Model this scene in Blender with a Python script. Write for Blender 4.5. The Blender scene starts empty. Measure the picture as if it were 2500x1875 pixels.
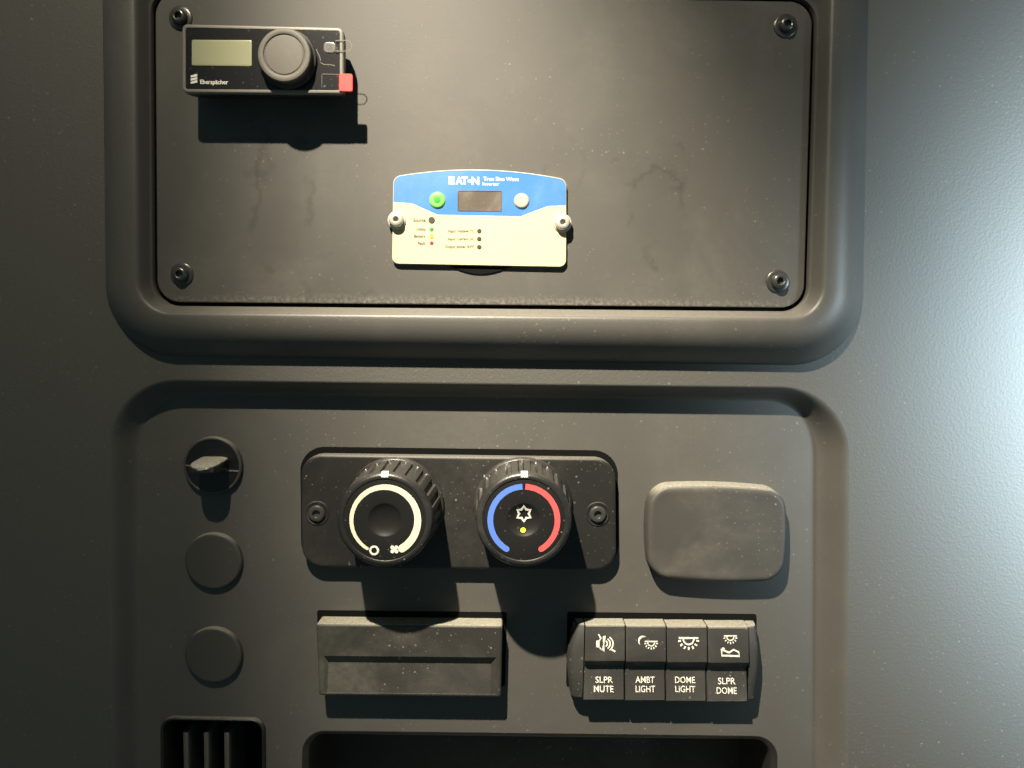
import bpy, bmesh, math, random
from mathutils import Matrix, Vector
random.seed(7)
R = math.radians
S = 0.00025                 # metres per plan unit; plan units: u right, v up, h out of the panel
scene = bpy.context.scene
COL = scene.collection

# ------------------------------------------------------------------ camera
F_PX, CX, CY = 1870.0, 1250.0, 937.5
D = 1870.0                                     # eye distance from the access panel, plan units
PITCH, ROLL, YAW = 3.2, 0.55, 0.0
cam_d = bpy.data.cameras.new('camera')
cam = bpy.data.objects.new('camera', cam_d)
COL.objects.link(cam)
rot = Matrix.Rotation(R(90), 3, 'X')
rot = Matrix.Rotation(R(YAW), 3, 'Z') @ rot @ Matrix.Rotation(R(-PITCH), 3, 'X') @ Matrix.Rotation(R(ROLL), 3, 'Z')
cam.matrix_world = Matrix.Translation((0, -D * S, 0)) @ rot.to_4x4()
cam_d.sensor_width = 36.0
cam_d.lens = 36.0 * F_PX / 2500.0
cam_d.clip_start = 0.01
cam_d.clip_end = 50.0
scene.camera = cam

# ------------------------------------------------------------------ world, lamps, exposure
w = bpy.data.worlds.new('World')
scene.world = w
w.use_nodes = True
bg = w.node_tree.nodes['Background']
bg.inputs[0].default_value = (0.56, 0.88, 0.92, 1)
bg.inputs[1].default_value = 0.115


def lamp(name, kind, uvh, energy, color, target=None, roll=0.0, oval=1.0, **kw):
    d = bpy.data.lights.new(name, kind)
    d.energy = energy
    d.color = color
    for k, val in kw.items():
        setattr(d, k, val)
    o = bpy.data.objects.new(name, d)
    COL.objects.link(o)
    o.location = (uvh[0] * S, -uvh[2] * S, uvh[1] * S)
    if target:
        t = Vector((target[0] * S, -target[2] * S, target[1] * S)) - o.location
        q = t.to_track_quat('-Z', 'Y').to_matrix() @ Matrix.Rotation(roll, 3, 'Z')
        o.rotation_euler = q.to_euler()
    o.scale = (oval, 1, 1)
    return o


# the small warm cabin lamp above the panel (oval beam), an added cool spot standing for lens flare on the right, and an added soft fill as from windows there
lamp('reading_lamp', 'SPOT', (-730, 2590, 2050), 136.0, (1.0, 0.885, 0.70), (800, -1900, 0), roll=.84, oval=.45,
     spot_size=1.224, spot_blend=1.0, shadow_soft_size=0.009)
lamp('reading_lamp_spill', 'POINT', (-730, 2590, 2050), 16.2, (1.0, 0.885, 0.66), shadow_soft_size=0.009)
lamp('flare_spot', 'SPOT', (3400, -56, 2000), 360.0, (0.70, 0.90, 1.0), (2080, -85, 0), oval=.61,
     spot_size=1.03, spot_blend=1.0, shadow_soft_size=0.10)
lamp('window_fill', 'AREA', (3200, -800, 1600), 0.3, (0.97, 0.98, 1.0), (1200, -400, 0),
     shape='RECTANGLE', size=0.3, size_y=0.3)

scene.view_settings.view_transform = 'Standard'
scene.view_settings.look = 'None'
scene.view_settings.exposure = 0.0
scene.view_settings.gamma = 1.0


# ------------------------------------------------------------------ plan helpers
def Q(px, py, h=0.0):
    """photo pixel -> plan (u, v) on the plane that stands h units out of the access panel"""
    d = rot @ Vector(((px - CX) / F_PX, -(py - CY) / F_PX, -1.0))
    t = (D - h) / d.y
    return (d.x * t, d.z * t)


def sc(h):
    return (D - h) / F_PX


def quad(pts, h):
    return [Q(x, y, h) for x, y in pts]       # order TL, TR, BR, BL


def offset_quad(q, ins):
    n = 4
    out = []
    lines = []
    for i in range(n):
        a, b = Vector(q[i]), Vector(q[(i + 1) % n])
        d = (b - a).normalized()
        nr = Vector((d.y, -d.x))              # inward for TL->TR->BR->BL (clockwise, v up)
        lines.append((a + nr * ins, d))
    for i in range(n):
        p, d = lines[i - 1]
        p2, d2 = lines[i]
        cr = d.x * d2.y - d.y * d2.x
        t = ((p2 - p).x * d2.y - (p2 - p).y * d2.x) / cr
        out.append(p + d * t)
    return out


def loop(q, ins=0.0, r=20.0, n=8, m=4, bulge=(0, 0)):
    """rounded outline of a four-cornered shape, always 4*(n+1+m) points"""
    c = offset_quad(q, ins)
    pts = []
    arcs = []
    for i in range(4):
        p, a, b = c[i], c[i - 1], c[(i + 1) % 4]
        d1 = (a - p).normalized()
        d2 = (b - p).normalized()
        ang = math.acos(max(-1, min(1, d1.dot(d2))))
        rr = max(r, 0.01)
        tl = rr / math.tan(ang / 2)
        cen = p + (d1 + d2).normalized() * (rr / math.sin(ang / 2))
        s = p + d1 * tl - cen
        e = p + d2 * tl - cen
        a0 = math.atan2(s.y, s.x)
        a1 = math.atan2(e.y, e.x)
        da = (a1 - a0 + math.pi) % (2 * math.pi) - math.pi
        arcs.append([cen + rr * Vector((math.cos(a0 + da * k / n), math.sin(a0 + da * k / n))) for k in range(n + 1)])
    for i in range(4):
        pts += arcs[i]
        e, s = arcs[i][-1], arcs[(i + 1) % 4][0]
        pts += [e.lerp(s, (k + 1) / (m + 1)) for k in range(m)]
    if bulge != (0, 0):
        cen = sum((Vector(p) for p in q), Vector((0, 0))) / 4
        hw = (Vector(q[1]) - Vector(q[0])).length / 2
        hh = (Vector(q[0]) - Vector(q[3])).length / 2
        res = []
        for p in pts:
            x = (p.x - cen.x) / hw
            y = (p.y - cen.y) / hh
            bx = bulge[0]
            by = bulge[1] if y > 0 else (bulge[2] if len(bulge) > 2 else bulge[1])
            res.append(Vector((p.x + bx * x * max(0, 1 - y * y), p.y + by * y * max(0, 1 - x * x))))
        pts = res
    return pts


class MB:
    """collects faces in plan units, then links them as one mesh object"""

    def __init__(self):
        self.v = []
        self.f = []

    def ring(self, pts, h):
        i = len(self.v)
        self.v += [(p[0], p[1], h) for p in pts]
        return list(range(i, i + len(pts)))

    def bridge(self, a, b):
        n = len(a)
        for k in range(n):
            self.f.append((a[k], a[(k + 1) % n], b[(k + 1) % n], b[k]))

    def rings(self, rings, cap=True):
        """rings: list of (points, h)"""
        prev = None
        for pts, h in rings:
            r = self.ring(pts, h)
            if prev:
                self.bridge(prev, r)
            prev = r
        if cap:
            self.f.append(tuple(prev))
        return self

    def block(self, q, prof, n=8, m=4, bulge=(0, 0), cap=True):
        """prof: list of (inset, h, corner radius); a flat support ring keeps the cap's shading flat"""
        rs = [(loop(q, i, r, n, m, bulge), h) for i, h, r in prof]
        if cap:
            i, h, r = prof[-1]
            rs.append((loop(q, i + 1.2, max(r - 1.2, .5), n, m, bulge), h))
        return self.rings(rs, cap)

    def lathe(self, c, prof, seg=48, cap=True, mod=None):
        rs = []
        for r, h in prof:
            pts = []
            for k in range(seg):
                a = 2 * math.pi * k / seg
                rr = r * (mod(a, h) if mod else 1)
                pts.append((c[0] + rr * math.cos(a), c[1] + rr * math.sin(a)))
            rs.append((pts, h))
        return self.rings(rs, cap)

    def poly(self, pts3):
        i = len(self.v)
        self.v += [tuple(p) for p in pts3]
        self.f.append(tuple(range(i, i + len(pts3))))

    def slab(self, pts, h0, h1):
        a = self.ring(pts, h0)
        b = self.ring(pts, h1)
        self.bridge(a, b)
        self.f.append(tuple(b))
        return self

    def ribbon(self, px, w, mp, closed=False, lift=.8):
        """a flat printed stroke along photo points px, width w (number or list), mapped onto a surface by mp"""
        n = len(px)
        P = [Vector(p) for p in px]
        L, Rr = [], []
        for k in range(n):
            a = P[k - 1] if (k or closed) else P[k]
            b = P[(k + 1) % n] if (k < n - 1 or closed) else P[k]
            d = (b - a).normalized()
            nr = Vector((-d.y, d.x))
            ww = (w[k] if isinstance(w, (list, tuple)) else w) / 2
            L.append(mp(*(P[k] + nr * ww), lift))
            Rr.append(mp(*(P[k] - nr * ww), lift))
        i = len(self.v)
        self.v += L + Rr
        for k in range(n if closed else n - 1):
            k2 = (k + 1) % n
            self.f.append((i + k, i + k2, i + n + k2, i + n + k))
        return self

    def disc(self, c, r, mp, seg=20, lift=.8):
        self.poly([mp(c[0] + r * math.cos(2 * math.pi * k / seg), c[1] + r * math.sin(2 * math.pi * k / seg), lift) for k in range(seg)])
        return self

    def shape(self, pts, mp, lift=.8):
        self.poly([mp(x, y, lift) for x, y in pts])
        return self

    def sheet(self, loops, h):
        """a flat sheet at h bounded by the first outline, the others are openings"""
        bm = bmesh.new()
        edges = []
        for pts in loops:
            vs = [bm.verts.new((p[0], p[1], h)) for p in pts]
            edges += [bm.edges.new((vs[k], vs[(k + 1) % len(vs)])) for k in range(len(vs))]
        bmesh.ops.triangle_fill(bm, edges=edges, use_beauty=True, use_dissolve=False, normal=(0, 0, 1))
        bm.verts.index_update()
        i = len(self.v)
        self.v += [tuple(v.co) for v in bm.verts]
        self.f += [tuple(i + v.index for v in f_.verts) for f_ in bm.faces]
        bm.free()
        return self

    def text(self, s, box, mp, bold=0.0, slope=0.0, lift=.8):
        """print s into the photo box (x0, y0, x1, y1) lying on the surface mp"""
        cu = bpy.data.curves.new('lettering', 'FONT')
        cu.body = s
        cu.offset = bold
        cu.resolution_u = 3
        ob = bpy.data.objects.new('lettering', cu)
        me = bpy.data.meshes.new_from_object(ob)
        xs = [v.co.x for v in me.vertices]
        ys = [v.co.y for v in me.vertices]
        x0, x1, y0, y1 = min(xs), max(xs), min(ys), max(ys)
        i = len(self.v)
        for v in me.vertices:
            a = (v.co.x - x0) / (x1 - x0)
            b = (v.co.y - y0) / (y1 - y0)
            px = box[0] + a * (box[2] - box[0])
            py = box[3] - b * (box[3] - box[1]) + slope * (px - (box[0] + box[2]) / 2)
            self.v.append(mp(px, py, lift))
        for p in me.polygons:
            self.f.append(tuple(i + k for k in p.vertices))
        bpy.data.meshes.remove(me)
        bpy.data.objects.remove(ob)
        bpy.data.curves.remove(cu)
        return self

    def build(self, name, mat, parent=None, angle=32, origin=None):
        base = Vector((0, 0, 0))
        if parent is not None:
            base = wloc(parent)
        if origin is not None:
            base = Vector((origin[0] * S, -origin[2] * S, origin[1] * S))
        me = bpy.data.meshes.new(name)
        me.from_pydata([(u * S - base.x, -h * S - base.y, v * S - base.z) for u, v, h in self.v], [], self.f)
        bm = bmesh.new()
        bm.from_mesh(me)
        bmesh.ops.recalc_face_normals(bm, faces=bm.faces[:])
        big = max(bm.faces, key=lambda f: f.calc_area())
        if big.normal.y > 0.2:
            bmesh.ops.reverse_faces(bm, faces=bm.faces[:])
        bm.to_mesh(me)
        bm.free()
        me.shade_smooth()
        me.set_sharp_from_angle(angle=R(angle))
        me.materials.append(mat)
        o = bpy.data.objects.new(name, me)
        COL.objects.link(o)
        if origin is not None:
            if parent is not None:
                o.parent = parent
                o.location = base - wloc(parent)
            else:
                o.location = base
        elif parent is not None:
            o.parent = parent
        return o


def wloc(o):
    p = Vector(o.location)
    while o.parent:
        o = o.parent
        p += Vector(o.location)
    return p


def thing(name, label, cat, uvh, group=None):
    o = bpy.data.objects.new(name, None)
    o.empty_display_size = .01
    COL.objects.link(o)
    o.location = (uvh[0] * S, -uvh[2] * S, uvh[1] * S)
    o['label'] = label
    o['category'] = cat
    if group:
        o['group'] = group
    return o


def copy_tree(o, parent=None):
    c = o.copy()
    COL.objects.link(c)
    if parent:
        c.parent = parent
    for ch in [x for x in COL.objects if x.parent == o]:
        copy_tree(ch, c)
    return c


def flat(h):
    """surface map of a plane h units out"""
    def mp(px, py, lift=0.0):
        u, v = Q(px, py, h)
        return (u, v, h + lift)
    return mp


# ------------------------------------------------------------------ materials
def mat(name, base, rough=0.5, grain=None, specks=0.0, smudge=0.0, lit_ledge=0.0, stains=None, spec=0.5,
        dust_light=(0.30, 0.28, 0.24), emit=None, coat=0.0, metal=0.0, speck_scale=1.0, band=None):
    m = bpy.data.materials.new(name)
    m.use_nodes = True
    nt = m.node_tree
    N, L = nt.nodes, nt.links
    b = N['Principled BSDF']
    b.inputs['Roughness'].default_value = rough
    b.inputs['Specular IOR Level'].default_value = spec
    b.inputs['Metallic'].default_value = metal
    b.inputs['Coat Weight'].default_value = coat
    b.inputs['Base Color'].default_value = (*base, 1)
    if emit:
        b.inputs['Emission Color'].default_value = (*emit[0], 1)
        b.inputs['Emission Strength'].default_value = emit[1]

    def node(t, **kw):
        n = N.new(t)
        for k, val in kw.items():
            setattr(n, k, val)
        return n

    def math_(op, a, b_=None, clamp=False):
        n = node('ShaderNodeMath', operation=op, use_clamp=clamp)
        for i, x in enumerate((a, b_)):
            if x is None:
                continue
            if isinstance(x, (int, float)):
                n.inputs[i].default_value = x
            else:
                L.new(x, n.inputs[i])
        return n.outputs[0]

    def ramp(x, lo, hi, a=0.0, c=1.0):
        n = node('ShaderNodeMapRange', interpolation_type='SMOOTHSTEP')
        L.new(x, n.inputs[0])
        for i, val in enumerate((lo, hi, a, c)):
            n.inputs[i + 1].default_value = val
        return n.outputs[0]

    co = node('ShaderNodeNewGeometry').outputs['Position']
    sep = node('ShaderNodeSeparateXYZ')
    L.new(co, sep.inputs[0])
    cmb = node('ShaderNodeCombineXYZ')
    L.new(sep.outputs[0], cmb.inputs[0])
    L.new(sep.outputs[2], cmb.inputs[1])
    xz = cmb.outputs[0]

    def noise(scale, detail=2.0, vec=co, rgh=.5, dist=0.0):
        n = node('ShaderNodeTexNoise')
        n.inputs['Scale'].default_value = scale
        n.inputs['Detail'].default_value = detail
        n.inputs['Roughness'].default_value = rgh
        n.inputs['Distortion'].default_value = dist
        L.new(vec, n.inputs['Vector'])
        return n.outputs[0]

    dust_light_f = None

    def add(a, c):
        return c if a is None else math_('MAXIMUM', a, c)

    if specks:
        clus = ramp(noise(22, 3, rgh=.6), .40, .62, .12, 1.0)
        for scale, thr, keep, gain in ((120 * speck_scale, .070, .5, .75), (240 * speck_scale, .10, .5, .55), (60 * speck_scale, .034, .35, .8)):
            vo = node('ShaderNodeTexVoronoi', voronoi_dimensions='2D')
            vo.inputs['Scale'].default_value = scale
            L.new(xz, vo.inputs['Vector'])
            sc_ = node('ShaderNodeSeparateColor')
            L.new(vo.outputs['Color'], sc_.inputs[0])
            size = math_('MULTIPLY_ADD', sc_.outputs[1], thr)
            n = N[-1] if False else size.node
            n.inputs[2].default_value = thr * .35
            d_ = math_('DIVIDE', vo.outputs['Distance'], size)
            spot = ramp(d_, .6, 1.15, 1.0, 0.0)
            on = math_('GREATER_THAN', sc_.outputs[0], keep)
            s_ = math_('MULTIPLY', math_('MULTIPLY', spot, on), math_('MULTIPLY', math_('MULTIPLY', sc_.outputs[2], clus), gain * specks * 1.3))
            dust_light_f = add(dust_light_f, s_)
    if smudge:
        a = ramp(noise(14, 4, rgh=.62, dist=.4), .42, .75)
        c = noise(240, 3, rgh=.7)
        s_ = math_('MULTIPLY', math_('MULTIPLY', a, c), smudge)
        dust_light_f = add(dust_light_f, s_)
    if lit_ledge:  # settled dust plus painted light, lightening up-facing tops and rims
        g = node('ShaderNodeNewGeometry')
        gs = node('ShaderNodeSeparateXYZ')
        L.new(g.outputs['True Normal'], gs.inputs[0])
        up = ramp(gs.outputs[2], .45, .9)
        s_ = math_('MULTIPLY', math_('MULTIPLY', up, ramp(noise(700, 4, rgh=.8), .3, .62, .45, 1.0)), lit_ledge)
        dust_light_f = add(dust_light_f, s_)
    if band:
        lo_, hi_, amt = band
        s_ = math_('MULTIPLY', math_('MULTIPLY', ramp(sep.outputs[2], lo_ * S, hi_ * S, 1.0, 0.0), ramp(noise(420, 4, rgh=.8), .42, .66)), amt)
        dust_light_f = add(dust_light_f, s_)
    colr = None
    if dust_light_f is not None:
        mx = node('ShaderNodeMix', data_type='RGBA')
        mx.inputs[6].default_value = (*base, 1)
        mx.inputs[7].default_value = (*dust_light, 1)
        L.new(dust_light_f, mx.inputs[0])
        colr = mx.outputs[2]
        r_ = math_('MULTIPLY_ADD', dust_light_f, .5)
        r_.node.inputs[2].default_value = rough
        L.new(r_, b.inputs['Roughness'])
    if stains:
        tot = None
        for (u, v, ru, rv, sgn) in stains:
            mp_ = node('ShaderNodeMapping', vector_type='TEXTURE')
            mp_.inputs['Location'].default_value = (u * S, v * S, 0)
            mp_.inputs['Scale'].default_value = (ru * S, rv * S, 1)
            L.new(xz, mp_.inputs[0])
            ln = node('ShaderNodeVectorMath', operation='LENGTH')
            L.new(mp_.outputs[0], ln.inputs[0])
            wob = noise(26, 5, xz, .62)
            dd = math_('MULTIPLY_ADD', wob, 2.4)
            L.new(ln.outputs['Value'], dd.node.inputs[2])
            edge = math_('ABSOLUTE', math_('SUBTRACT', dd, 1.95))
            line = ramp(edge, .0, .17, .8, 0.0)
            brk = ramp(noise(55, 3, xz), .45, .62)
            fill = ramp(dd, 1.2, 2.4, .45, 0.0)
            s_ = math_('MULTIPLY', math_('ADD', math_('MULTIPLY', line, brk), fill), sgn)
            tot = s_ if tot is None else math_('ADD', tot, s_)
        mx = node('ShaderNodeMix', data_type='RGBA')
        if colr is not None:
            L.new(colr, mx.inputs[6])
        else:
            mx.inputs[6].default_value = (*base, 1)
        mx.inputs[7].default_value = (base[0] * .35, base[1] * .33, base[2] * .3, 1)
        L.new(math_('MINIMUM', tot, .8), mx.inputs[0])
        colr = mx.outputs[2]
    if colr is not None:
        L.new(colr, b.inputs['Base Color'])
    if grain:
        kind, scale, strength = grain
        if kind == 'leather':
            vo = node('ShaderNodeTexVoronoi', feature='SMOOTH_F1')
            vo.inputs['Scale'].default_value = scale
            L.new(co, vo.inputs['Vector'])
            hgt = math_('MULTIPLY_ADD', noise(scale * 1.6, 3), .6)
            L.new(vo.outputs['Distance'], hgt.node.inputs[2])
        else:
            hgt = noise(scale, 3, rgh=.55)
        bp = node('ShaderNodeBump')
        bp.inputs['Strength'].default_value = strength
        bp.inputs['Distance'].default_value = .0006
        L.new(hgt, bp.inputs['Height'])
        L.new(bp.outputs[0], b.inputs['Normal'])
    return m


DK = (0.068, 0.065, 0.059)
M_WALL = mat('grained_plastic', DK, .60, ('leather', 640, .18), specks=.4)
M_FRAME = mat('moulded_plastic', DK, .45, ('noise', 900, .14), specks=.35, lit_ledge=.3, smudge=.12)
M_PLATE = mat('satin_plate', (0.060, 0.0568, 0.0505), .57, ('noise', 1100, .10), specks=.4, smudge=.16, band=(90, 118, .38),
              stains=[(-560, 330, 90, 200, .45), (-640, 480, 70, 120, .35), (340, 300, 80, 150, .4), (120, 420, 70, 90, .25), (330, 420, 130, 60, .3), (-430, 150, 110, 90, .3)])
M_FLOOR = mat('satin_moulding', DK, .57, ('noise', 1000, .12), specks=.4, smudge=.10)
M_BLACK = mat('black_plastic', (0.0125, 0.012, 0.011), .47, ('noise', 900, .06), specks=.5, smudge=.10, spec=.45, lit_ledge=.45)
M_SOFT = mat('matt_black_plastic', (0.034, 0.033, 0.031), .55, ('noise', 1000, .16), specks=.5, smudge=.12, lit_ledge=.5, dust_light=(.50, .48, .39))
M_TRAY = mat('tray_plastic', (0.025, 0.0235, 0.0205), .56, ('noise', 1000, .16), specks=.4, smudge=.2, lit_ledge=.55, dust_light=(.50, .48, .38))
M_PLUG = mat('plug_plastic', (0.048, 0.045, 0.040), .50, ('noise', 1000, .10), specks=.3, lit_ledge=.6)
M_COVER = mat('dusty_plastic', (0.049, 0.0465, 0.042), .53, ('noise', 1000, .14), specks=.45, smudge=.22, lit_ledge=.65, dust_light=(.36, .34, .29))
M_GAP = mat('gap_shade_black', (0.004, 0.004, 0.004), .8, spec=.1)  # near-black paints the shade inside gaps and openings
M_GLOSS = mat('gloss_black', (0.008, 0.008, 0.009), .26, specks=.5, spec=.4)
M_LEVER = mat('lever_black', (0.012, 0.012, 0.012), .30, specks=.3, lit_ledge=.9, spec=.7, dust_light=(.42, .40, .34))
M_LID = mat('lid_black', (0.008, 0.008, 0.009), .30, specks=.15, spec=.5)
M_GRIP = mat('knob_grip', (0.014, 0.014, 0.014), .36, ('noise', 700, .2), specks=.9, smudge=.2, lit_ledge=.14)
M_KNOBFACE = mat('knob_face', (0.010, 0.0098, 0.0095), .46, specks=.5, spec=.28)
M_DIAL = mat('dusty_dial', (0.078, 0.071, 0.060), .6, ('noise', 1200, .1), smudge=.2)
M_EDGE = mat('lit_edge', (0.15, 0.14, 0.12), .42)  # pale tone paints the light caught by edges and seams
M_LCD = mat('lcd_glass', (0.26, 0.26, 0.16), .35, specks=.3)
M_PRINT = mat('white_print', (0.62, 0.61, 0.55), .5)
M_CREAM = mat('cream_print', (0.63, 0.60, 0.47), .5)
M_BLUE = mat('blue_print', (0.085, 0.18, 0.58), .45)
M_RED = mat('red_print', (0.52, 0.085, 0.09), .45)
M_REDTAB = mat('red_tab', (0.80, 0.035, 0.030), .45)
M_GREYPRINT = mat('grey_print', (0.30, 0.29, 0.26), .5)
M_LABELBLUE = mat('label_blue', (0.030, 0.150, 0.43), .45, smudge=.35, dust_light=(.25, .40, .62))
M_LABELCREAM = mat('label_cream', (0.50, 0.455, 0.285), .5, smudge=.12, dust_light=(.55, .43, .25))
M_LABELTEXT = mat('label_text', (0.09, 0.085, 0.07), .5)
M_DIV = mat('divider_print', (0.42, 0.38, 0.26), .5)
M_GREEN = mat('green_button', (0.16, 0.62, 0.10), .4)
M_GREEND = mat('green_dark', (0.03, 0.30, 0.03), .4)
M_GREYB = mat('grey_button', (0.36, 0.33, 0.28), .45, ('noise', 900, .2), smudge=.4, dust_light=(.6, .55, .45))
M_WINDOW = mat('display_window', (0.075, 0.060, 0.048), .4, specks=1.6, smudge=1.6, speck_scale=3.0, dust_light=(.34, .30, .25))
M_LEDOFF = mat('led_off', (0.05, 0.045, 0.035), .4)
M_LEDG = mat('led_green', (0.02, 0.25, 0.02), .4)
M_LEDY = mat('led_yellow', (0.70, 0.60, 0.03), .4)
M_LEDR = mat('led_red', (0.35, 0.02, 0.01), .4)
M_LAMPY = mat('lit_yellow', (0.6, 0.5, 0.02), .4, emit=((1.0, .85, .05), .55))
M_STEEL = mat('dull_steel', (0.46, 0.44, 0.39), .34, ('noise', 700, .15), metal=.25, smudge=.3, spec=.9)
M_SCREW = mat('black_screw', (0.035, 0.034, 0.032), .30, specks=.2, spec=.8)
M_FILM = mat('clear_film', (0.11, 0.107, 0.098), .3)

# ------------------------------------------------------------------ heights
C_, W_, F_ = 44.0, -22.0, -80.0          # frame crest, wall, floor of the lower recess

# ------------------------------------------------------------------ wall with the opening of the lower recess
rim_q = quad([(262, 924), (2074, 945), (2068, 2350), (272, 2330)], W_)
rim = loop(rim_q, 0, 175, 20, 10)
mb = MB()
out_q = [(-1012, 1900), (2300, 1900), (2300, -1900), (-1012, -1900)]
fr_out = quad([(246, -450), (2128, -440), (2104, 894), (260, 868)], W_)
mb.sheet([loop(out_q, 0, .5, 2, 10), rim, loop(fr_out, 45, 150, 12, 6)], W_)
# the wall curves back on the left
for k in range(24):
    u0, u1 = -1012 - 54 * k, -1012 - 54 * (k + 1)
    h0, h1 = (W_ - min((-1012 - uu) ** 2 / 5000.0, .9 * (-1012 - uu)) for uu in (u0, u1))
    mb.poly([(u0, 1900, h0), (u1, 1900, h1), (u1, -1900, h1), (u0, -1900, h0)])
wall = mb.build('wall', M_WALL)
wall['kind'] = 'structure'

# raised frame round the access panel
pl_q = quad([(379, -20), (1984, 4), (1962, 751), (384, 737)], 0)
a = loop(fr_out, 0, 175, 20, 10)
b = loop(pl_q, -9, 62, 20, 10)
prof = [(0, W_ - 4)] + [(k / 16 * .72, W_ + (C_ - W_) * (1 - (1 - k / 16) ** 2.1)) for k in range(17)] + [
        (.74, C_), (.80, C_ - .3), (.835, C_ - 1.6), (.86, C_ - 4), (.88, C_ - 8), (.895, C_ - 13), (.94, 18), (.962, 9), (.975, 6), (.987, 4.4), (.995, 3), (1.0, -12)]
mb = MB()
mb.rings([([p.lerp(q_, t) for p, q_ in zip(a, b)], h) for t, h in prof], cap=False)
fr = mb.build('panel_frame', M_FRAME, origin=(0, 0, W_), angle=50)
fr['label'] = 'raised rounded black plastic frame around the upper access panel'
fr['category'] = 'frame'

# access panel
ap = thing('access_panel', 'large flat stained dark plate held by four black corner screws', 'panel', (0, 400, W_))
mb = MB().block(pl_q, [(0, -14, 55), (0, -2, 55), (.8, -.6, 54), (2.4, 0, 53)], 16, 8)
mb.build('plate', M_PLATE, ap)
MB().block(pl_q, [(-20, -22, 60), (-20, -17, 60)], 12, 6).build('backing_plate', M_GAP, ap)


def make_screw(c, h, parent, m=M_SCREW, r=23, k=1.0):
    """pan-head screw with a washer and a hexagon socket; c on the plane h"""
    s = MB().lathe(c, [(r * 1.12, h), (r * 1.10, h + 3), (r * 1.0, h + 4.5), (r * .70, h + 4.6)], 32)
    root = s.build('screw', m, parent, origin=(c[0], c[1], h))
    hd = MB()
    pr = [(r * .70 * k, h + 4), (r * .72 * k, h + 10), (r * .70 * k, h + 13.5), (r * .64 * k, h + 16.5), (r * .54 * k, h + 18.6), (r * .42, h + 19.4)]
    hd.lathe(c, pr, 32, cap=False)

    def hexm(a_, h_):
        return math.cos(math.pi / 6) / math.cos((a_ + .3) % (math.pi / 3) - math.pi / 6)
    hd2 = [(r * .42, h + 19.4), (r * .36, h + 18.4), (r * .34, h + 9), (r * .05, h + 8)]
    seg = 32
    rs = []
    for k, (rr, hh) in enumerate(hd2):
        pts = [(c[0] + rr * (hexm(2 * math.pi * i / seg, 0) if k else 1) * math.cos(2 * math.pi * i / seg),
                c[1] + rr * (hexm(2 * math.pi * i / seg, 0) if k else 1) * math.sin(2 * math.pi * i / seg)) for i in range(seg)]
        rs.append((pts, hh))
    hd.rings(rs)
    hd.build('screw_head', m, root)
    return root


s0 = make_screw(Q(441, 44, 2), 0, ap, r=25)
for (x, y) in ((444, 670), (1918, 63), (1899, 687)):
    c = copy_tree(s0)
    u, v = Q(x, y, 2)
    c.location = Vector((u * S, 0, v * S)) - wloc(ap)

# ------------------------------------------------------------------ heater timer (top left)
H = 90.0
q = quad([(444, 58), (838, 67), (838, 229), (444, 226)], H)
ctr = Q(640, 142, H)
ht = thing('heater_timer', 'black heater control box with greenish display and round dial', 'controller', (ctr[0], ctr[1], 0))
MB().block(q, [(16, 0, 12), (16, 20, 12), (6, 34, 12), (1.5, 60, 12), (0, H - 12, 12)], 6, 4, cap=False).build('case', M_BLACK, ht)
MB().block(q, [(0, H - 12, 12), (0, H - 3, 12), (2, H - .6, 11), (4, H, 9), (7.5, H - .3, 6), (8.5, H - 2, 5)], 6, 4, cap=False).build('bezel', M_EDGE, ht)
MB().block(q, [(7.8, H - 2, 6), (8.5, H - 1.8, 5)], 6, 4).build('front_panel', M_GLOSS, ht)
f = flat(H - 1.8)
ql = quad([(470, 99), (612, 100), (612, 159), (470, 157)], H)
MB().block(ql, [(-2, H - 2, 3), (-2, H - .8, 3), (0, H - .2, 2)], 3, 2).build('display', M_LCD, ht)
lg = MB()
for k in range(3):
    y0 = 183 + k * 7.6
    lg.shape([(466, y0 + 1.5), (482, y0 - 2.5), (482, y0 + 3.6), (466, y0 + 6.6)], f)
lg.build('logo', M_PRINT, ht)
MB().text('Eberspächer', (489, 195, 557, 209), f, bold=.02, slope=.01).build('lettering', M_PRINT, ht)
# dial
uc = Q(703, 146, H)
dl = MB().lathe(uc, [(66, H - 2), (66.5, H + 4), (65, H + 7), (61, H + 9), (60, H + 24), (58.5, H + 28), (55, H + 30)], 56, cap=False)
dial = dl.build('dial', M_BLACK, ht, origin=(uc[0], uc[1], H))
k0 = MB().lathe(uc, [(59.5, H + 25), (59.2, H + 28), (57.5, H + 30.5), (55, H + 31.5), (47.5, H + 31.5), (46.6, H + 31), (45.6, H + 29.0), (44.6, H + 28.6), (43, H + 29), (41.8, H + 30.2), (40, H + 30.4)], 56)
k0.build('dial_face', M_DIAL, dial)
# print and film tabs to the right of the dial
qb = quad([(790, 102), (819, 103), (819, 129), (790, 128)], H)
MB().block(qb, [(0, H - 2, 8), (0, H - .6, 8), (1.5, H, 7)], 5, 2).build('badge', M_FILM, ht)
MB().text('OK', (797, 108, 813, 122), flat(H), bold=.01, lift=.5).build('lettering', M_LEDOFF, ht)
pr = MB()
pts = []
for k in range(11):
    a_ = math.pi / 2 - math.pi * k / 10
    pts.append((846 + 13 * math.cos(a_), 112 - 13 * math.sin(a_)))
pr.ribbon([(819, 99.5)] + pts + [(819, 125)], 2.3, flat(H + 1), lift=1.2)
pr.build('film_tab', M_FILM, ht)
pr = MB()
pr.ribbon([(782, 153), (792, 158), (806, 158), (818, 161)], 2.2, f)
pr.ribbon([(786, 181), (828, 182)], 1.6, f)
pr.ribbon([(786, 181), (786, 214)], 1.2, f)
pr.ribbon([(772, 120), (781, 140), (783, 150)], 2.2, f)
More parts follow.
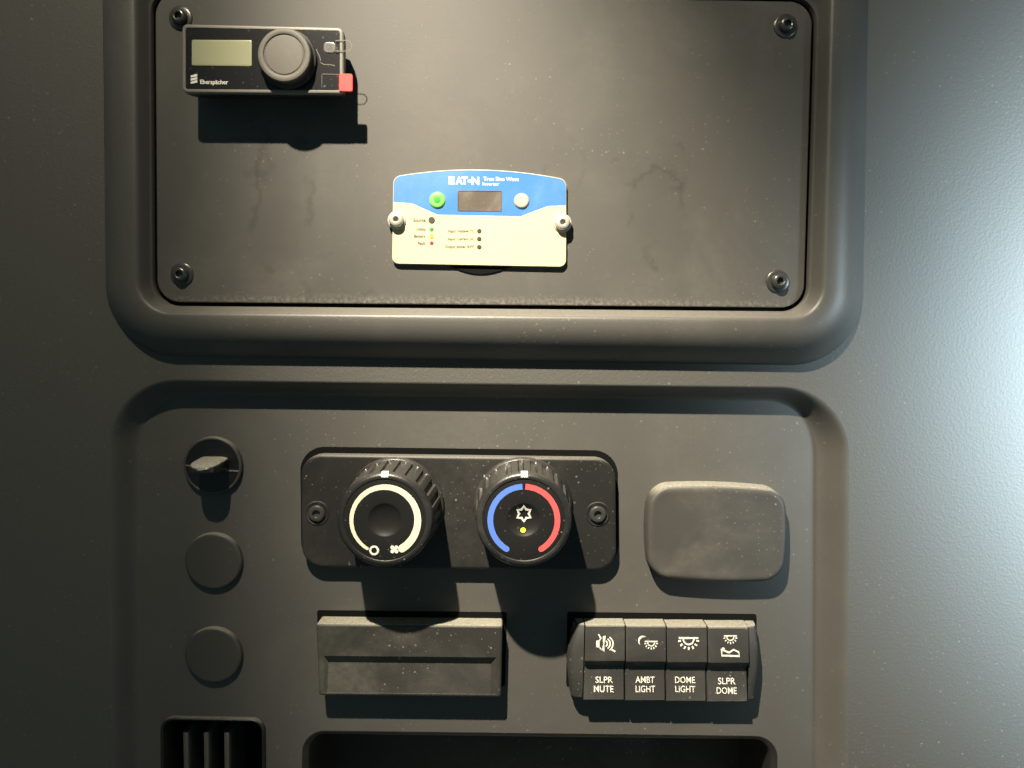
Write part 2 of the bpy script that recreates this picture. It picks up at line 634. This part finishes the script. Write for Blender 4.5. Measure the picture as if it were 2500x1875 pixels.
pr.build('film_crease', M_FILM, ht)
qr = quad([(828, 180), (861, 181), (861, 224), (828, 223)], H)
MB().block(qr, [(0, H - 4, 4), (0, H + 1.5, 4), (1, H + 2.2, 3)], 4, 2).build('pull_tab', M_REDTAB, ht)

# ------------------------------------------------------------------ inverter remote
H = 12.0
q = quad([(960, 431), (1383, 438), (1382, 652), (957, 644)], H)
ctr = Q(1170, 540, 0)
iv = thing('inverter_remote', 'cream and blue remote display plate held by two silver screws', 'control panel', (ctr[0], ctr[1], 0))
pr = MB().block(q, [(3, 0, 12), (2, 6, 14), (0, 6.5, 16), (0, H - 1.2, 16), (1.2, H, 15)], 8, 16, (0, 20, 0))
pr.build('plate', M_LABELCREAM, iv)
# black sheet painting the shadowed cut-out that shows below the plate
lip = [(1098, 650)] + [(1098 + 152 * k / 16, 650 + 19 * math.sin(math.pi * k / 16)) for k in range(1, 16)] + [(1250, 652), (1250, 600), (1098, 600)]
MB().slab([Q(x, y, 3) for x, y in lip], 0, 4).build('gap_shade', M_GAP, iv)
f = flat(H)
top = [p for p in loop(q, 1.5, 15, 8, 16, (0, 20, 0))]
# blue printed band: the arched top outline closed by the stepped lower border
border = [Q(x, y, H) for x, y in ((1381, 502), (1339, 503), (1271, 528.5), (1068, 524.5), (1005, 497), (961, 494))]
ymin = min(Q(961, 494, H)[1], Q(1381, 502, H)[1])
arch = [p for p in top if p.y > ymin + 1]
arch.sort(key=lambda p: p.x)
left = [p for p in arch if p.x < ctr[0]]
right = [p for p in arch if p.x >= ctr[0]]
left.sort(key=lambda p: (p.x + (p.y - ctr[1]) * .3))
right.sort(key=lambda p: (p.x - (p.y - ctr[1]) * .3))
mb = MB()
mb.poly([(p[0], p[1], H + .5) for p in left + right + border])
mb.build('blue_band', M_LABELBLUE, iv)
bd = MB().ribbon([(961, 495), (1005, 498), (1068, 526), (1271, 530), (1339, 504.5), (1381, 503.5)], 3.0, f, lift=.8)
bd.build('border_line', M_PRINT, iv)
tx = MB()
tx.text('E', (1095, 431, 1110, 450), f, bold=.05)
tx.text('A', (1112, 431, 1130, 450.5), f, bold=.05)
tx.text('T', (1127, 431, 1142, 451), f, bold=.05)
tx.disc((1146, 442), 4, f)
tx.text('N', (1151, 432, 1170, 451.5), f, bold=.05)
tx.text('True Sine Wave', (1180, 432, 1267, 442), f, bold=.02, slope=.01)
tx.text('Inverter', (1178, 445, 1219, 453), f, bold=.02, slope=.01)
for o_ in (tx.build('lettering', M_PRINT, iv),):
    pass
qd = quad([(1117, 465), (1226, 466), (1225, 516), (1117, 515)], H)
MB().block(qd, [(0, H - 1, 2), (0, H + 1.5, 2), (1.5, H + 1.6, 2), (2.5, H + .7, 1)], 3, 2).build('display', M_WINDOW, iv)
for (x, y, r, m, nm) in ((1068, 489, 19, M_GREEN, 'power_button'), (1273.5, 491, 18, M_GREYB, 'select_button')):
    u = Q(x, y, H)
    bt = MB().lathe(u, [(r + 1, H - 1), (r + .5, H + 1.5), (r - 2, H + 4.5), (r - 5, H + 5.5), (r - 8, H + 5.2)], 32).build(nm, m, iv, origin=(u[0], u[1], H))
    if nm == 'power_button':
        MB().lathe(u, [(8, H + 5), (7.5, H + 6), (6, H + 6.2)], 20).build('power_symbol', M_GREEND, bt)
for (x, y, r, m) in ((1054, 537.5, 8, M_LEDOFF), (1054, 560, 4.6, M_LEDG), (1054, 577, 5.2, M_LEDY), (1054, 593.5, 4.4, M_LEDR),
                     (1170, 564, 5.4, M_LEDOFF), (1170, 583.5, 5.4, M_LEDOFF), (1170, 603, 5.4, M_LEDOFF)):
    u = Q(x, y, H)
    MB().lathe(u, [(r, H - 1), (r, H + .8), (r - 1, H + 1.5)], 20).build('indicator', m, iv, origin=(u[0], u[1], H))
tx = MB()
tx.text('Source', (1009, 533, 1039, 541.5), f, bold=.02)
tx.text('Utility', (1016, 556, 1039, 565), f, bold=.02)
tx.text('Battery', (1011, 572.5, 1039, 582), f, bold=.02)
tx.text('Fault', (1020, 589.5, 1039, 597.5), f, bold=.02)
tx.text('Input Voltage (V)', (1094, 560, 1158, 569.5), f, bold=.02)
tx.text('Input Current (A)', (1094, 579.5, 1158, 588.5), f, bold=.02)
tx.text('Output power (kW)', (1086, 598, 1158, 608), f, bold=.02)
tx.build('lettering', M_LABELTEXT, iv)
dv = MB()
dv.ribbon([(1070, 532), (1069.5, 640)], 2.4, f, lift=.4)
dv.build('divider', M_DIV, iv)
dv = MB()
dv.ribbon([(1270.5, 536), (1270, 645)], 2.4, f, lift=.4)
dv.build('divider', M_DIV, iv)
s1 = make_screw(Q(969, 538, H), H, iv, M_STEEL, 20, 1.25)
s2 = copy_tree(s1)
u, v = Q(1373, 545, H)
s2.location = Vector((u * S, -H * S, v * S)) - wloc(iv)

# ------------------------------------------------------------------ lower recess
fl_q = quad([(342, 962), (1992, 980), (1987, 2300), (346, 2300)], F_)
flo = loop(fl_q, 0, 135, 20, 10)
prof = [(k / 16, F_ + (W_ - F_) * (1 - (k / 16) ** 2 * (3 - 2 * k / 16))) for k in range(17)]
mb = MB()
mb.rings([([p.lerp(q_, t) for p, q_ in zip(rim, flo)], h) for t, h in prof], cap=False)
cp = thing('control_recess', 'dark recessed lower panel that carries the knobs and switches', 'panel', (0, -400, F_))
mb.build('recess_side', M_FLOOR, cp, angle=60)
# floor with openings for the pocket and the vent
pk_q = quad([(738, 1783), (1898, 1797), (1898, 2220), (735, 2220)], F_)
vt_q = quad([(396, 1747), (648, 1752), (650, 2120), (396, 2120)], F_)
holes = [loop(pk_q, 0, 60, 14, 6), loop(vt_q, 3, 32, 8, 4)]
mb = MB().sheet([flo] + holes, F_)
mb.build('recess_floor', M_FLOOR, cp)
# storage pocket
pk = MB().rings([(loop(pk_q, i, r, 14, 6), h) for i, h, r in ((0, F_, 60), (3, F_ - .6, 57), (8, F_ - 3, 52), (13, F_ - 8, 47), (16, F_ - 16, 44), (22, F_ - 260, 40))])
pk.build('pocket', M_BLACK, cp, angle=50)

# ------------------------------------------------------------------ climate control
HP = F_ + 34
q = quad([(733, 1109), (1503, 1119), (1506, 1394), (736, 1386)], HP)
ctr = Q(1120, 1250, HP)
cc = thing('climate_control', 'glossy black plate with fan knob and temperature knob', 'control panel', (ctr[0], ctr[1], F_))
MB().block([(a_, b_ + 6) for a_, b_ in q], [(-9, F_ - .5, 62), (-9, F_ + 2, 62)], 10, 4).build('gap_shade', M_GAP, cc)  # black sheet paints the shaded gap around the plate
MB().block(q, [(1, F_, 54), (.5, HP - 7, 54), (1.5, HP - 3, 53), (4.5, HP - .6, 50), (8, HP, 47)], 10, 6).build('faceplate', M_BLACK, cc)
f = flat(HP)
# recessed screws
for (x, y) in ((774, 1253), (1459, 1255)):
    u = Q(x, y, HP)
    sr = MB().lathe(u, [(31, HP - .2), (30.5, HP + 1.6), (28, HP + 2.2), (26, HP + 1.2), (24, HP + .3)], 36).build('screw', M_BLACK, cc, origin=(u[0], u[1], HP))
    MB().lathe(u, [(21, HP), (21, HP + 6), (18, HP + 9), (13, HP + 10), (10, HP + 9.4), (9, HP + 3), (2, HP + 2)], 32).build('screw_head', M_SCREW, sr)


def knob(face_px, name):
    KH = 156.0
    top = HP + KH
    c = Q(face_px[0], face_px[1], top)

    def ribs(a_, h_):
        if h_ < HP + 16 or h_ > top - 16:
            return 1.0
        k = a_ / (2 * math.pi) * 24
        fr_ = k - math.floor(k)
        return 1.0 - (.055 if fr_ < .42 else 0.0)
    kb = MB().lathe(c, [(124, HP - 1), (125, HP + 6), (122, HP + 11), (119, HP + 13), (118.5, HP + 15.9), (118.5, HP + 18), (113, top - 26), (111, top - 17),
                        (112.5, top - 15.5), (112, top - 9), (109, top - 4), (105, top - 1), (101, top), (97, top - .3), (95.5, top - 2)], 240, cap=False, mod=ribs)
    k_ = kb.build(name, M_GRIP, cc, angle=40, origin=(c[0], c[1], HP))
    dim = [(96, top - 2.2), (95, top - 2), (41, top - 2), (39, top - 2.3), (37, top - 3.4), (31, top - 6.5), (22, top - 9), (11, top - 10.4), (1, top - 11)]
    MB().lathe(c, dim, 64).build('knob_face', M_KNOBFACE, k_, angle=40)
    # pointer on the top rim
    pm = MB()
    w_ = 8
    for (r0, r1, h0, h1) in ((113.2, 112.9, top - 15, top - 9), (112.9, 109.4, top - 9, top - 3.6), (109.4, 101, top - 3.6, top + .6)):
        pm.poly([(c[0] - w_, c[1] + r0, h0 + .4), (c[0] + w_, c[1] + r0, h0 + .4), (c[0] + w_, c[1] + r1, h1 + .4), (c[0] - w_, c[1] + r1, h1 + .4)])
    pm.build('pointer', M_CREAM, k_)
    return k_, top - 2


def arc(c, r, a0, a1, n=40):
    return [(c[0] + r * math.cos(R(a0 + (a1 - a0) * k / n)), c[1] - r * math.sin(R(a0 + (a1 - a0) * k / n))) for k in range(n + 1)]


fc = (939, 1270)
kn, kt = knob(fc, 'fan_knob')
f = flat(kt)
ws = [7.5 + 11.5 * k / 60 for k in range(61)]
MB().ribbon(arc(fc, 81, 238.5, -58.5, 60), ws, f).disc(arc(fc, 81, 238.5, 240, 1)[0], 3.7, f, 14, .75).disc(arc(fc, 81, -58.5, -60, 1)[0], 9.4, f, 18, .75).build('speed_scale', M_CREAM, kn)
ic = MB()
ic.ribbon(arc((913.5, 1343.5), 9.5, 0, 345, 22), 5, f, closed=True)
ic.build('off_symbol', M_PRINT, kn)
ic = MB()
for k in range(4):
    a_ = 45 + 90 * k
    cx, cy = 963 + 7 * math.cos(R(a_)), 1341 + 7 * math.sin(R(a_))
    ic.disc((cx, cy), 4.8, f, 12, lift=.8 + .05 * k)
ic.disc((963, 1341), 4, f, 12, lift=1.1)
ic.build('fan_symbol', M_PRINT, kn)

tcn = (1279, 1270)
kn, kt = knob(tcn, 'temperature_knob')
f = flat(kt)
MB().ribbon(arc(tcn, 82, 92.5, 239), 14, f).disc(arc(tcn, 82, 239, 240, 1)[0], 7, f, 18, .75).build('cold_scale', M_BLUE, kn)
MB().ribbon(arc(tcn, 82, 87.5, -59), 14, f).disc(arc(tcn, 82, -59, -60, 1)[0], 7, f, 18, .75).build('hot_scale', M_RED, kn)
ic = MB()
fs = flat(kt)


def dimple(px, py, lift=0.0):
    d_ = math.hypot(px - tcn[0], py - tcn[1])
    hh = kt - 9.2 * max(0, 1 - (d_ / 39) ** 2)
    u_, v_ = Q(px, py, hh)
    return (u_, v_, hh + lift)


star = []
for k in range(12):
    rr = 18.5 if k % 2 == 0 else 11.5
    star.append((tcn[0] + rr * math.sin(R(30 * k)), 1254 - rr * math.cos(R(30 * k))))
ic.ribbon(star, 6.2, dimple, closed=True, lift=1.2)
ic.build('snowflake_symbol', M_PRINT, kn)
MB().disc((1277, 1294), 6.5, dimple, 16, lift=1.5).build('indicator', M_LAMPY, kn)

def sgp(x, e):
    return math.copysign(abs(x) ** e, x)


# ------------------------------------------------------------------ power socket with lever lid
hs = F_ + 14
c = Q(518, 1138, hs)
ps = thing('power_socket', 'round black socket with a tongue shaped lid lever sticking out', 'socket', (c[0], c[1], F_))
MB().lathe(c, [(75, F_ - .5), (75, F_ + 7), (74, hs - 2), (71.5, hs), (68.5, hs - .3), (67.5, hs - 2)], 64, cap=False).build('bezel', M_PLUG, ps)
MB().lathe(c, [(68.5, hs - 3), (67, hs - 2)], 64).build('lid', M_LID, ps)
sm = MB()
fq = flat(hs - 2)
sm.ribbon([(449, 1135), (478, 1138)], 4, fq, lift=1.5)
sm.ribbon([(552, 1148), (585, 1150)], 4, fq, lift=1.5)
sm.build('seam_glint', M_EDGE, ps)  # lid seam highlights painted as pale strokes
# tongue: a wedge with a rounded tip sticking out of the lid
cu, cv = Q(522, 1130, hs)
tip = 92.0
lv = MB()
rs = []
for k in range(15):
    t_ = (k / 14) ** .75
    wu = 38 * max(.02, 1 - t_ ** 5.5) ** .5
    vt_, vb_ = 16 - 7 * t_ - 6 * t_ ** 4, -20 + 3 * t_
    hv = (vt_ - vb_) / 2 * max(.05, 1 - t_ ** 10) ** .5
    rs.append(([(cu + wu * sgp(math.cos(2 * math.pi * i / 48), .45), cv + (vt_ + vb_) / 2 + hv * sgp(math.sin(2 * math.pi * i / 48), .45)) for i in range(48)], hs - 3 + tip * t_))
lv.rings(rs)
lv.build('lever', M_LEVER, ps, angle=60)
gr = MB()
gr.ribbon([(474, 1137), (484, 1146), (500, 1149), (520, 1150), (540, 1148), (551, 1143)], 3.0, flat(hs - 1), lift=.8)
gr.build('lever_seam_glint', M_EDGE, ps)  # pale stroke paints the bright seam under the lever

# ------------------------------------------------------------------ blanking plugs
hp = F_ + 15
c = Q(519.5, 1371, hp)
bp1 = thing('blanking_plug', 'round black blanking plug directly below the lever socket', 'plug', (c[0], c[1], F_), 'round blanking plugs in the left column')
MB().lathe(c, [(73, F_ - .5), (74, hp - 9), (73.2, hp - 5), (71.5, hp - 2), (69, hp - .3), (66, hp + .2), (63, hp + .2)], 64).build('cap', M_PLUG, bp1)
bp2 = copy_tree(bp1)
u = Q(519.5, 1601, hp)
bp2.location = (u[0] * S, -F_ * S, u[1] * S)
bp2['label'] = 'round black blanking plug just above the slatted vent'

# ------------------------------------------------------------------ vent
ctr = Q(522, 1900, F_)
av = thing('air_vent', 'black slatted air vent cut off by the lower left edge', 'vent', (ctr[0], ctr[1], F_))
MB().block(vt_q, [(-1, F_ - 1, 36), (-1, F_ + 5, 36), (0, F_ + 9, 35), (3, F_ + 11, 32), (6, F_ + 10, 29), (8, F_ + 6, 27), (9, F_ - 20, 26), (12, F_ - 150, 24)], 8, 4, cap=False).build('vent_frame', M_BLACK, av, angle=45)
MB().block(vt_q, [(10, F_ - 150, 24), (12, F_ - 149, 24)], 8, 4).build('vent_back', M_GAP, av)
for x in (452, 502, 552):
    hS = F_ - 14
    uu = Q(x, 1788, hS)
    vb = Q(x, 2110, hS)[1]
    sl = MB()
    rs = []
    for hw, h_, iv_ in ((8, F_ - 140, 0), (7.5, hS - 20, 0), (7, hS - 5, 2), (5, hS - 1.5, 4), (2.5, hS, 6)):
        rs.append(([Vector((uu[0] - hw, uu[1] - iv_)), Vector((uu[0] + hw, uu[1] - iv_)), Vector((uu[0] + hw, vb)), Vector((uu[0] - hw, vb))], h_))
    sl.rings(rs)
    sl.build('slat', M_FLOOR, av, angle=60)

# ------------------------------------------------------------------ rounded cover on the right
hc = F_ + 44
q = quad([(1590, 1189), (1916, 1198), (1911, 1419), (1590, 1409)], hc)
ctr = Q(1750, 1300, hc)
cv_ = thing('outlet_cover', 'dusty rounded rectangular cover right of the knobs', 'cover', (ctr[0], ctr[1], F_))
MB().block(q, [(-2, F_ - .5, 47), (-1, F_ + 10, 46), (0, hc - 13, 45), (1, hc - 8, 44), (3, hc - 4.5, 42), (6, hc - 1.8, 39), (10, hc - .4, 35), (14, hc, 31), (19, hc - .2, 28), (26, hc - .8, 24), (36, hc - 1, 20)], 12, 8, (10, 9)).build('cover', M_COVER, cv_, angle=50)

# ------------------------------------------------------------------ pull-out box
hd_ = F_ + 54
q = quad([(771, 1523), (1227, 1528), (1223, 1704), (778, 1699)], hd_)
ctr = Q(1000, 1610, hd_)
dw = thing('pull_tray', 'wide black tray front with a long horizontal finger groove', 'tray', (ctr[0], ctr[1], F_))
MB().block([(a_, b_ + (6 if k_ < 2 else 16)) for k_, (a_, b_) in enumerate(q)], [(-10, F_ - .5, 6), (-10, F_ + 1.5, 6)], 3, 2).build('gap_shade', M_GAP, dw)  # flat black shape stands for shade in the clearance above the tray
# front built as rows of a profile so the finger groove is real
g_l, g_r = Q(791, 1613, hd_)[0], Q(1212, 1613, hd_)[0]
qa = offset_quad(q, 0)


def rowq(v, side):
    a_, b_ = (qa[0], qa[3]) if side == 0 else (qa[1], qa[2])
    t = (a_.y - v) / (a_.y - b_.y)
    return a_.lerp(b_, t)


vt = Q(1000, 1525, hd_)[1]
v1 = Q(1000, 1603, hd_)[1]
v2 = Q(1000, 1624, hd_)[1]
vb = Q(1000, 1701, hd_)[1]
MB().block(q, [(0, F_, 7), (0, hd_ - 6, 7), (1.2, hd_ - 2.5, 7), (4, hd_ - .6, 6), (6, hd_, 5)], 4, 2, cap=False).build('tray_side', M_TRAY, dw, angle=50)
qi = offset_quad(q, 6)
ff = MB()


def P4(v, x):       # x: 0 left edge, 1 groove left, 2 groove right, 3 right edge
    tl = (qi[0].y - v) / (qi[0].y - qi[3].y)
    le = qi[0].lerp(qi[3], tl)
    tr_ = (qi[1].y - v) / (qi[1].y - qi[2].y)
    ri = qi[1].lerp(qi[2], tr_)
    return (le.x, g_l, g_r, ri.x)[x]


# upper half, margins and the recessed lower half
dep = 13.0
vtop, vbot = qi[0].y + 0, (qi[2].y + qi[3].y) / 2
xl, xr = qi[0].x, qi[1].x
ff.poly([(qi[0].x, qi[0].y, hd_), (qi[1].x, qi[1].y, hd_), (P4(v1, 3), v1, hd_), (P4(v1, 2), v1, hd_), (P4(v1, 1), v1, hd_), (P4(v1, 0), v1, hd_)])
ff.poly([(P4(v1, 0), v1, hd_), (g_l, v1, hd_), (g_l, vb + 8, hd_), (P4(vb + 8, 0), vb + 8, hd_)])
ff.poly([(g_r, v1, hd_), (P4(v1, 3), v1, hd_), (P4(vb + 8, 3), vb + 8, hd_), (g_r, vb + 8, hd_)])
ff.poly([(P4(vb + 8, 0), vb + 8, hd_), (g_l, vb + 8, hd_), (g_r, vb + 8, hd_), (P4(vb + 8, 3), vb + 8, hd_), (qi[2].x, qi[2].y, hd_), (qi[3].x, qi[3].y, hd_)])
ff.poly([(g_l, v1, hd_), (g_r, v1, hd_), (g_r - 14, v2, hd_ - dep), (g_l + 8, v2, hd_ - dep)])
ff.poly([(g_l + 8, v2, hd_ - dep), (g_r - 14, v2, hd_ - dep), (g_r - 14, vb + 9, hd_ - .5), (g_l + 8, vb + 9, hd_ - .5)])
ff.poly([(g_l, v1, hd_), (g_l + 8, v2, hd_ - dep), (g_l + 8, vb + 9, hd_ - .5), (g_l, vb + 8, hd_)])
ff.poly([(g_r, v1, hd_), (g_r - 14, v2, hd_ - dep), (g_r - 14, vb + 9, hd_ - .5), (g_r, vb + 8, hd_)])
ff.poly([(g_l, vb + 8, hd_), (g_l + 8, vb + 9, hd_ - .5), (g_r - 14, vb + 9, hd_ - .5), (g_r, vb + 8, hd_)])
ff.build('tray_front', M_TRAY, dw, angle=20)

# ------------------------------------------------------------------ switch bank
hb = F_ + 58
ctr = Q(1625, 1620, hb)
sb = thing('switch_bank', 'row of four black rocker switches with white symbols', 'switch panel', (ctr[0], ctr[1], F_))
q = quad([(1398, 1528), (1852, 1533), (1850, 1714), (1395, 1706)], hb - 8)
MB().block([(a_, b_ + (8 if k_ < 2 else 20)) for k_, (a_, b_) in enumerate(q)], [(-10, F_ - .5, 6), (-10, F_ + 1.5, 6)], 3, 2).build('gap_shade', M_GAP, sb)  # black sheet stands for the dark gap above the switches
MB().block(q, [(3, F_, 10), (3, F_ + 24, 10), (6, F_ + 30, 8)], 4, 3, (8, 0)).build('housing', M_SOFT, sb)
xt = [1428, 1527, 1627, 1727, 1829]
xb = [1423, 1525, 1625, 1725, 1826]
# profile of a rocker down the photo: (dy from top, height)
RP = [(-1.5, hb - 22), (-1, hb - 12), (0, hb - 9), (2.5, hb - 7), (80, hb + 2), (83, hb + 1.2), (85, hb - 1), (103, hb - 17), (106, hb - 17.5), (180, hb - 7), (182.5, hb - 8.5), (184, hb - 12), (184, F_ + 4)]


def rocker_h(dy):
    for (a_, h0), (b_, h1) in zip(RP, RP[1:]):
        if a_ <= dy <= b_ and b_ > a_:
            return h0 + (h1 - h0) * (dy - a_) / (b_ - a_)
    return hb - 9


def rocker_strip(name, x0t, x1t, x0b, x1b, y0, mat_, gap=1.6):
    """one rocker between two slanted seams, its sides closed"""
    top_c = Q(x0t, y0, hb)
    r = MB()
    L_, R_ = [], []
    for dy, h_ in RP:
        t = max(0, dy) / 184.0
        href = max(h_, hb - 22)
        lx = x0t + (x0b - x0t) * t + gap
        rx = x1t + (x1b - x1t) * t - gap
        yy = y0 + dy
        ul = Q(lx, yy, hb - 8)
        ur = Q(rx, yy, hb - 8)
        L_.append((ul[0], ul[1], h_))
        R_.append((ur[0], ur[1], h_))
    top_l = (L_[0][0], L_[0][1], F_ + 4)
    top_r = (R_[0][0], R_[0][1], F_ + 4)
    L_ = [top_l] + L_
    R_ = [top_r] + R_
    n_ = len(L_)
    e = 1.4
    Li = [(p[0] + e, p[1], p[2] + 0.0) for p in L_]
    Ri = [(p[0] - e, p[1], p[2] + 0.0) for p in R_]
    Lo = [(p[0], p[1], p[2] - 1.4) for p in L_]
    Ro = [(p[0], p[1], p[2] - 1.4) for p in R_]
    Lb = [(p[0], p[1], F_ + 4) for p in L_]
    Rb = [(p[0], p[1], F_ + 4) for p in R_]
    cols = [Lb, Lo, Li, Ri, Ro, Rb]
    i = len(r.v)
    for cset in cols:
        r.v += cset
    for a_ in range(len(cols) - 1):
        for k in range(n_ - 1):
            r.f.append((i + a_ * n_ + k, i + a_ * n_ + k + 1, i + (a_ + 1) * n_ + k + 1, i + (a_ + 1) * n_ + k))
    cx_ = sum(p[0] for p in L_ + R_) / (2 * n_)
    cy_ = sum(p[1] for p in L_ + R_) / (2 * n_)
    return r.build(name, mat_, sb, angle=28, origin=(cx_, cy_, F_))


def end_cap(x_in_t, x_in_b, x_out, y0, side):
    """moulded end of the bank, falling away towards the outside"""
    r = MB()
    cols = []
    for t, drop in ((0, 6), (.35, 7), (.6, 9), (.78, 13), (.9, 20), (1.0, 40), (1.02, 48)):
        col = []
        for dy, h_ in ((0, F_ + 2), (0, hb - 16), (1, hb - 11), (3.5, hb - 9), (60, hb - 4), (95, hb - 4), (178, hb - 8), (181, hb - 10), (182.5, hb - 15), (182.5, F_ + 2)):
            tt = dy / 182.5
            xi = x_in_t + (x_in_b - x_in_t) * tt
            xo = x_out(tt)
            p = Q(xi + (xo - xi) * t, y0 + dy, hb - 8)
            col.append((p[0], p[1], max(F_ + 2, h_ - drop)))
        cols.append(col)
    i = len(r.v)
    n_ = len(cols[0])
    for c_ in cols:
        r.v += c_
    for a_ in range(len(cols) - 1):
        for k in range(n_ - 1):
            r.f.append((i + a_ * n_ + k, i + a_ * n_ + k + 1, i + (a_ + 1) * n_ + k + 1, i + (a_ + 1) * n_ + k))
    r.build('end_cap', M_SOFT, sb, angle=40)


end_cap(1427, 1422, lambda t: 1407 - 58 * t * (1 - t) - 12 * t, 1526, -1)
end_cap(1830, 1827, lambda t: 1853 + 34 * t * (1 - t) - 3 * t, 1532, 1)
y_tops = [1527, 1528.5, 1530, 1531.5]
names = ['rocker with a crossed out speaker symbol and SLPR MUTE', 'rocker with a moon and lamp symbol and AMBT LIGHT',
         'rocker with a dome lamp symbol and DOME LIGHT', 'rocker with a lamp over a bed symbol and SLPR DOME']
rockers = []
for k in range(4):
    o = rocker_strip('rocker_switch', xt[k], xt[k + 1], xb[k], xb[k + 1], y_tops[k], M_SOFT)
    o['label'] = names[k]
    rockers.append(o)


def on_rocker(k):
    def mp(px, py, lift=0.0):
        hh = rocker_h(py - y_tops[k])
        u_, v_ = Q(px, py, hb - 8)
        return (u_, v_, hh + lift)
    return mp


legends = [('SLPR', (1454, 1654, 1497, 1669), 'MUTE', (1450, 1675, 1498, 1690.5)), ('AMBT', (1552, 1654, 1599, 1669), 'LIGHT', (1552, 1675, 1600, 1690.5)),
           ('DOME', (1649, 1654.5, 1698, 1669.5), 'LIGHT', (1649, 1675.5, 1698, 1690.5)), ('SLPR', (1754, 1657, 1797, 1672.5), 'DOME', (1750, 1679, 1799, 1694.5))]
for k, (a_, ba, b_, bb) in enumerate(legends):
    t = MB()
    t.text(a_, ba, on_rocker(k), bold=.012, slope=.01, lift=.7)
    t.text(b_, bb, on_rocker(k), bold=.012, slope=.01, lift=.7)
    t.build('lettering', M_PRINT, rockers[k])


def dome_icon(t, mp, x0, x1, y0, s, rays=7, w_=4.0):
    """ceiling lamp: bar, half bowl, rays"""
    cx_ = (x0 + x1) / 2
    r_ = (x1 - x0) * .27
    t.ribbon([(x0, y0), (x1, y0)], w_, mp)
    t.ribbon([(cx_ + r_ * math.cos(R(a_)), y0 + 2 + r_ * math.sin(R(a_))) for a_ in range(0, 181, 15)], w_ * .9, mp)
    for i_ in range(rays):
        a_ = R(12 + 156 * i_ / (rays - 1))
        r0, r1 = r_ * 1.45, r_ * 2.0
        t.ribbon([(cx_ + r0 * math.cos(a_), y0 + 2 + r0 * math.sin(a_)), (cx_ + r1 * math.cos(a_), y0 + 2 + r1 * math.sin(a_))], w_ * .95, mp)


t = MB()
mp = on_rocker(0)
t.shape([(1455, 1562), (1463, 1561), (1463, 1578), (1455, 1577)], mp)
t.ribbon([(1463, 1561), (1473, 1551), (1473, 1588), (1463, 1578)], 3.6, mp)
t.ribbon([(1461, 1547), (1466, 1556)], 3.4, mp)
t.ribbon([(1477, 1551), (1470, 1586)], 3.2, mp)
for k_, r_ in enumerate((12, 19, 26)):
    t.ribbon([(1470 + r_ * math.cos(R(a_)), 1569 + r_ * .78 * math.sin(R(a_))) for a_ in range(-48, 49, 12)], 3.4, mp)
t.ribbon([(1489, 1580), (1501, 1588)], 4, mp)
t.build('symbol', M_PRINT, rockers[0])
t = MB()
mp = on_rocker(1)
moon = [(1568 + 11.5 * math.cos(R(a_)), 1562 + 11.5 * math.sin(R(a_))) for a_ in range(122, 321, 11)]
c2 = (1572.4, 1565.8)
e0 = math.atan2(moon[-1][1] - c2[1], moon[-1][0] - c2[0])
e1 = math.atan2(moon[0][1] - c2[1], moon[0][0] - c2[0])
if e0 < e1:
    e0 += 2 * math.pi
q0 = math.hypot(moon[-1][0] - c2[0], moon[-1][1] - c2[1])
q1 = math.hypot(moon[0][0] - c2[0], moon[0][1] - c2[1])
moon2 = []
for k in range(1, 14):
    t_ = k / 14
    a_, rr = e0 + (e1 - e0) * t_, q0 + (q1 - q0) * t_
    moon2.append((c2[0] + rr * math.cos(a_), c2[1] + rr * math.sin(a_)))
t.shape(moon + moon2, mp)
dome_icon(t, mp, 1573, 1604, 1564, 1, 7, 3.2)
t.build('symbol', M_PRINT, rockers[1])
t = MB()
dome_icon(t, on_rocker(2), 1656, 1704, 1556, 1, 7, 4.4)
t.build('symbol', M_PRINT, rockers[2])
t = MB()
mp = on_rocker(3)
dome_icon(t, mp, 1766, 1798, 1551, 1, 7, 3.0)
t.ribbon([(1760, 1581), (1760, 1597), (1803, 1598), (1801, 1589), (1789, 1583), (1778, 1590), (1762, 1584)], 4.6, mp)
t.disc((1764, 1582), 4.2, mp, 12)
t.build('symbol', M_PRINT, rockers[3])
